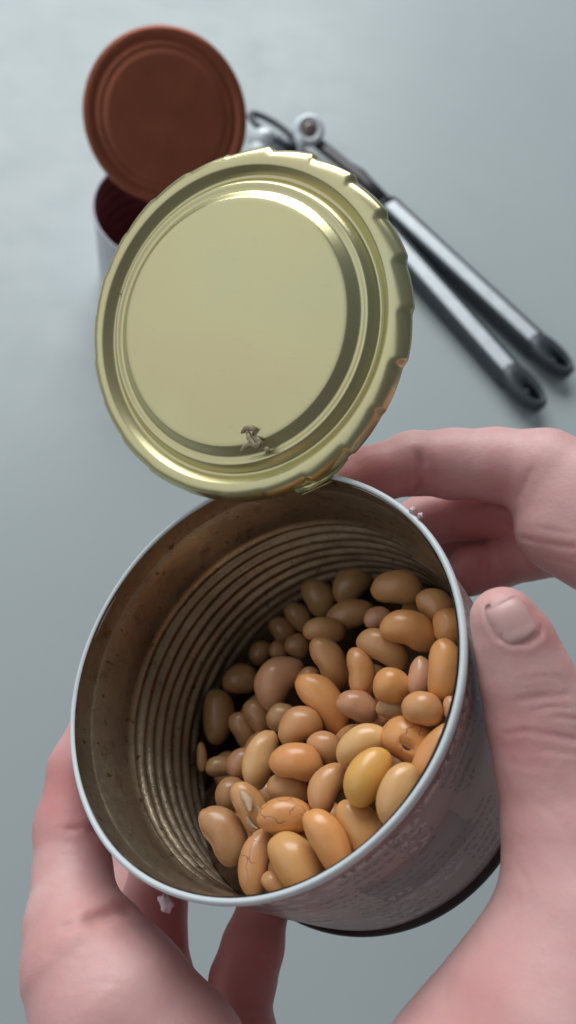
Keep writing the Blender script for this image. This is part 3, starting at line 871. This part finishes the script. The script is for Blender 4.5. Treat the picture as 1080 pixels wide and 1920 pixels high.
def build_hand(name, palm, fingers, folds, creases, blush, label, h=.075):
    allp = [p for ch in palm + fingers for p in ch]
    lo = np.min([p - r for p, r in allp], 0) - .3; hi = np.max([p + r for p, r in allp], 0) + .3
    lo[1] = max(lo[1], -13.5)                       # the forearm leaves the picture; it is cut well below the frame
    def field(X):
        pd = None
        for ch in palm:
            q = chain(X, ch, .5); pd = q if pd is None else smin(pd, q, .9)
        out = None
        for ch in fingers:
            q = smin(pd, chain(X, ch, .16), .45)
            out = q if out is None else smin(out, q, .05)
        for a, b, w, dep in folds:
            c = cone_sdf(X, a, b, 0, 0); out = out + dep * np.exp(-(c / w) ** 2)
        # skin presses flat against the can instead of passing through it
        out = -smin(-out, can_clear(X) - .015, .10)
        return np.maximum(out, -13.3 - X[:, 1])
    V, Fc = surface_nets(field, lo, hi, h)
    V = smooth_mesh(V, Fc, 2)
    V, Fc = subdivide(V, Fc); V = smooth_mesh(V, Fc, 2)
    nm = vnormals(V, Fc); disp = np.zeros(len(V)); pig = np.zeros(len(V))
    for pts, near, w, dep, pg in creases:
        w *= 1.15; dep *= .28; pg *= .15           # skin creases: a narrow valley with soft raised lips
        q = [snap(field, x, y, near) for x, y in pts]; q = [p for p in q if p is not None]
        if len(q) < 2: continue
        d = polydist(V, q)
        ends = np.minimum(np.linalg.norm(V - q[0], axis=1), np.linalg.norm(V - q[-1], axis=1))
        fade = np.clip(ends / max(.12, 3.5 * w), 0, 1); fade = fade * fade * (3 - 2 * fade); d = d + (1 - fade) * w * 1.6
        disp += -dep * np.exp(-(d / w) ** 2) + dep * .45 * np.exp(-((d - 2.3 * w) / (1.3 * w)) ** 2)
        pig = np.maximum(pig, pg * np.exp(-(d / (1.6 * w)) ** 2))
    V = V + nm * disp[:, None]
    o = meshobj(name, W(V), Fc, MT['skin'], origin=W(palm[0][0][0]))
    tag(o, label, 'hand')
    bl = pig
    for p, r, s_ in blush:
        bl = np.maximum(bl, s_ * np.exp(-(np.linalg.norm(V - p, axis=1) / r) ** 2))
    at = o.data.attributes.new('blush', 'FLOAT', 'POINT'); at.data.foreach_set('value', bl.astype(np.float32))
    return o, field
def nail(parent, field, c, along, out, w, l, name='nail'):
    """curved nail plate seated on the skin: each point is dropped on to the finger's surface"""
    along = along / np.linalg.norm(along); out = out - (out @ along) * along; out /= np.linalg.norm(out); side = np.cross(along, out)
    nu, nv = 13, 15; V = []; lift = []
    for i in range(nu):
        t = i / (nu - 1) * 2 - 1
        for j in range(nv):
            s_ = j / (nv - 1) * 2 - 1
            wv = w * (1 - .10 * max(0, t) ** 2 - .18 * max(0, -t) ** 3); arc = 1 - s_ * s_
            V.append(c + along * (t * l + .20 * l * arc * (1 if t > 0 else -1) * abs(t) ** 2) + side * s_ * wv + out * .7)
            lift.append(.028 - .055 * max(abs(s_) ** 4, abs(t) ** 6))
    V = np.array(V); live = np.ones(len(V), bool)
    for k in range(220):
        f = field(V); live = f > 0.004
        if not live.any(): break
        live &= ((V - c) @ out) > -.42
        V[live] -= out * np.clip(f[live] * .7, .002, .04)[:, None]
    V = V + out * np.array(lift)[:, None]
    k = len(V); V = np.vstack([V, V - out * .04]); Fc = []
    for i in range(nu - 1):
        for j in range(nv - 1):
            q = i * nv + j; Fc.append((q, q + 1, q + nv + 1, q + nv)); Fc.append((k + q, k + q + nv, k + q + nv + 1, k + q + 1))
    for i in range(nu - 1):
        for j in (0, nv - 1):
            q = i * nv + j; Fc.append((q, q + nv, k + q + nv, k + q))
    for j in range(nv - 1):
        for i in (0, nu - 1):
            q = i * nv + j; Fc.append((q, k + q, k + q + 1, q + 1))
    return meshobj(name, W(V), Fc, MT['nail'], parent)

def J(px, py, d, r): return (P(px, py, d), r)
# left hand: thumb up the left side of the can, four fingers below it
Lpalm = [[J(300, 2030, 12.8, 1.35), J(350, 2150, 12.6, 1.55), J(420, 2500, 12.4, 1.9), J(470, 2900, 12.2, 2.3)],
         [J(360, 2060, 15.0, .95), J(370, 2250, 13.8, 1.3), J(420, 2500, 12.8, 1.7)],
         [J(520, 2090, 15.0, .85), J(480, 2280, 13.8, 1.2), J(430, 2500, 12.8, 1.7)]]
Lf = [[J(175, 1372, 15.6, .50), J(150, 1440, 15.3, .58), J(134, 1550, 14.8, .66), J(136, 1640, 14.3, .68), J(140, 1728, 13.7, .82), J(165, 1800, 13.3, 1.08), J(212, 1890, 12.9, 1.28), J(290, 2010, 12.7, 1.4)],
      [J(300, 1500, 18.4, .50), J(262, 1600, 18.0, .60), J(240, 1760, 17.0, .66), J(300, 1960, 15.6, .78), J(350, 2080, 14.8, .9)],
      [J(345, 1520, 17.0, .52), J(300, 1620, 16.6, .58), J(288, 1700, 16.2, .66), J(290, 1755, 15.9, .62), J(292, 1840, 15.6, .72), J(340, 1990, 15.4, .80), J(400, 2100, 14.8, .9)],
      [J(520, 1600, 16.6, .46), J(497, 1690, 16.2, .50), J(474, 1775, 15.8, .60), J(455, 1840, 15.6, .64), J(449, 1890, 15.5, .58), J(452, 1945, 15.3, .68), J(470, 2100, 14.8, .85)],
      [J(640, 2010, 17.2, .42), J(610, 2050, 16.6, .48), J(560, 2090, 15.9, .56), J(540, 2140, 14.8, .75)]]
Lcr = [(P(165, 1556, 14.05), P(205, 1548, 14.7), .10, .12), (P(180, 1724, 12.85), P(238, 1708, 13.3), .17, .13)]
Lbl = [(P(110, 1480, 14.6), 1.0, .55), (P(200, 1700, 13.2), .8, .25), (P(190, 1550, 14.3), .6, .4), (P(60, 1800, 12.6), .8, .25), (P(470, 1780, 15.5), 2.0, .6), (P(300, 1750, 15.6), 1.6, .6)]
Lln = [([(112, 1554), (140, 1555), (166, 1551)], 12.5, .05, .07, .8), ([(97, 1742), (129, 1735), (177, 1725), (222, 1714)], 11.5, .07, .10, .8),
       ([(150, 1733), (190, 1733), (228, 1726)], 11.5, .04, .04, .5), ([(80, 1600), (120, 1604), (160, 1602)], 12.5, .03, .012, .2),
       ([(70, 1660), (110, 1668), (165, 1664)], 12.5, .035, .014, .2), ([(90, 1790), (150, 1800), (210, 1790)], 11, .04, .012, .2),
       ([(120, 1860), (180, 1840), (250, 1850)], 11, .04, .012, .15), ([(270, 1750), (310, 1756), (345, 1752)], 14, .05, .06, .5), ([(440, 1888), (475, 1892), (505, 1887)], 14, .05, .06, .5),
       ([(440, 1795), (480, 1800), (520, 1794)], 14, .04, .03, .4)]
lh_, LV = build_hand('hand', Lpalm, Lf, Lcr, Lln, Lbl, "hand at lower left with its thumb up the can's side and fingers beneath")
# right hand: fingers reach behind the can from the right, thumb presses its side
Rpalm = [[J(1110, 1740, 11.3, 1.15), J(1010, 2050, 10.9, 1.75), J(960, 2150, 10.8, 1.9), J(860, 2600, 10.8, 2.3), J(800, 3000, 10.8, 2.5)],
         [J(1060, 985, 15.2, .92), J(1265, 1085, 14.2, 1.05), J(1390, 1400, 12.8, 1.3), J(1240, 1800, 11.6, 1.5), J(1080, 2100, 11.2, 1.8)],
         [J(1180, 1010, 16.6, .85), J(1420, 1200, 15, 1.1), J(1480, 1550, 13.2, 1.2), J(1300, 1850, 12, 1.4)]]
Rf = [[J(668, 905, 15.8, .48), J(700, 890, 15.9, .56), J(775, 868, 16.0, .62), J(850, 870, 16.0, .69), J(930, 872, 15.8, .72), J(1020, 885, 15.5, .82), J(1120, 940, 15.0, .95)],
      [J(765, 985, 17.2, .48), J(800, 975, 17.3, .56), J(870, 960, 17.2, .58), J(950, 955, 17, .66), J(1060, 970, 16.4, .75), J(1160, 1020, 15.6, .85)],
      [J(815, 1045, 18.2, .46), J(860, 1010, 18.2, .54), J(940, 985, 18.0, .58), J(1040, 1000, 17.4, .7), J(1170, 1060, 16, .85)],
      [J(862, 1085, 16.9, .42), J(885, 1070, 17, .50), J(940, 1058, 17, .48), J(990, 1040, 16.6, .52), J(1090, 1020, 16.0, .62), J(1180, 1060, 15.6, .8)],
      [J(944, 1163, 11.95, .50), J(962, 1205, 12.0, .60), J(985, 1270, 12.0, .68), J(1013, 1345, 12.0, .79), J(1035, 1430, 11.9, .82), J(1078, 1570, 11.7, 1.03), J(1105, 1740, 11.3, 1.22), J(1060, 1900, 11.0, 1.5)]]
Rcr = [(P(785, 855, 15.35), P(790, 925, 15.7), .10, .08)]
Rbl = [(P(700, 890, 15.4), .8, .75), (P(775, 895, 15.4), .7, .6), (P(930, 900, 15.2), .5, .35), (P(900, 980, 16.6), 1.2, .6), (P(900, 1070, 16.6), .8, .6),
       (P(1000, 1160, 11.6), .5, .45), (P(960, 1400, 11.2), .7, .4), (P(840, 1870, 10), .8, .5), (P(930, 1500, 11.2), .8, .3)]
Rln = [([(960, 1314), (1012, 1307), (1075, 1301)], 10, .035, .04, .5), ([(938, 1378), (984, 1370), (1041, 1379), (1095, 1390)], 10, .035, .04, .5),
       ([(1030, 1344), (1060, 1346), (1095, 1352)], 10, .03, .03, .4), ([(970, 1275), (1020, 1268), (1060, 1272)], 10, .03, .018, .3), ([(985, 1335), (1030, 1326), (1080, 1328)], 10, .025, .02, .3),
       ([(1000, 1405), (1050, 1410), (1100, 1418)], 10, .03, .02, .3), ([(950, 1430), (990, 1436), (1040, 1440)], 10, .04, .014, .2),
       ([(1000, 1500), (1040, 1530), (1075, 1580)], 9.8, .05, .016, .2), ([(960, 1600), (990, 1660), (1000, 1720)], 9.8, .05, .014, .2),
       ([(786, 848), (789, 885), (786, 928)], 14.5, .06, .07, .6), ([(800, 850), (803, 880)], 14.5, .04, .02, .3),
       ([(1003, 868), (985, 905), (968, 945)], 14, .06, .05, .5), ([(935, 966), (960, 992), (986, 1010), (1046, 1023), (1090, 1028)], 13.5, .045, .06, .5),
       ([(1000, 985), (1040, 996), (1080, 1000)], 13.5, .035, .02, .3), ([(1010, 1045), (1050, 1052), (1085, 1062)], 13.5, .035, .025, .3),
       ([(860, 838), (862, 880)], 14.5, .035, .012, .2), ([(900, 1030), (905, 1060), (900, 1085)], 15, .04, .03, .4), ([(868, 950), (872, 985)], 15, .04, .03, .3),
       ([(918, 1122), (913, 1145), (918, 1172), (932, 1194), (958, 1206), (990, 1206), (1014, 1190), (1016, 1165), (1008, 1130)], 10, .035, .06, .45),
       ([(800, 1905), (835, 1870), (872, 1838)], 8.5, .14, .06, .6)]
rh_, RV = build_hand('hand', Rpalm, Rf, Rcr, Rln, Rbl, "hand at right with its thumb on the can's side and fingers behind the rim")
tdir = P(925, 1118, 11.75) - P(985, 1270, 12.0)
nail(rh_, RV, P(964, 1163, 11.49), tdir, np.array([.16, .12, 1.0]), .30, .255)

# ------------------------------------------------------------------ scraps
def blob(name, c, axes, mat, label, cat, seed, parent=None, group=None):
    rg = np.random.RandomState(seed); V = []; nu, nv = 10, 12
    ph = rg.rand(4) * 6
    for i in range(nu + 1):
        a = math.pi * i / nu
        for k in range(nv):
            t = 2 * math.pi * k / nv; q = 1 + .25 * math.sin(3 * t + ph[0] + a * 2) + .15 * math.sin(5 * a + ph[1])
            V.append(c + q * (math.cos(a) * axes[0] + math.sin(a) * math.cos(t) * axes[1] + math.sin(a) * math.sin(t) * axes[2]))
    Fc = [(i * nv + k, i * nv + (k + 1) % nv, (i + 1) * nv + (k + 1) % nv, (i + 1) * nv + k) for i in range(nu) for k in range(nv)]
    o = meshobj(name, W(np.array(V)), Fc, mat, parent)
    if label: tag(o, label, cat, group)
    return o
lu = np.array([1, 0, .436]); lu /= np.linalg.norm(lu); lv = np.cross(LM, lu)
def on_lid(px, py, h):
    r = P(px, py, 1); t = (LC @ LM + h) / (r @ LM); return r * t
scr = empty('bean_skin_scrap', W(on_lid(475, 825, .42)), 'crumpled scrap of wet bean skin stuck low on the gold lid', 'food scrap')
for k, pts in enumerate([[(452, 812), (458, 804), (468, 802), (477, 806), (474, 816)], [(462, 806), (466, 820), (476, 834), (488, 832)], [(450, 848), (458, 838), (470, 832), (484, 842)], [(492, 838), (500, 842), (504, 850)], [(470, 815), (482, 824), (494, 836)]]):
    hs = [.45, .53, .50, .54, .48]
    V, Fc = tube([on_lid(x, y, hs[i % 5] - .05) for i, (x, y) in enumerate(pts)], [.015, .035, .04, .035, .015][:len(pts)], 8, up=LM, flat=(1.4, .5))
    meshobj('shred', W(V), Fc, MT['scrap'], scr)
blob('crumb', on_lid(232, 551, .15), (.075 * lu, .085 * lv, .05 * LM), MT['scrap'], 'grey brown crumb in the outer groove on the left of the gold lid', 'crumb', 4)
blob('label_scrap', P(310, 1694, 12.35), (np.array([.05, -.12, 0]), np.array([.09, .04, 0]), np.array([0, 0, .06])), MT['pink'], 'pale pink paper scrap sticking out under the near rim, lower left', 'scrap', 6)
for k, (x, y, s_) in enumerate([(775, 958, .05), (789, 968, .045)]):
    r = P(x, y, 1); t = (CC @ CN) / (r @ CN)
    blob('crumb', r * t + CN * .03, (s_ * np.array([1, 0, 0]), s_ * np.array([0, 1, 0]), s_ * np.array([0, 0, 1])), MT['pink'],
         ['upper pink crumb clinging to the upper right rim of the held can', 'lower pink crumb clinging to the upper right rim of the held can'][k], 'crumb', 8 + k)
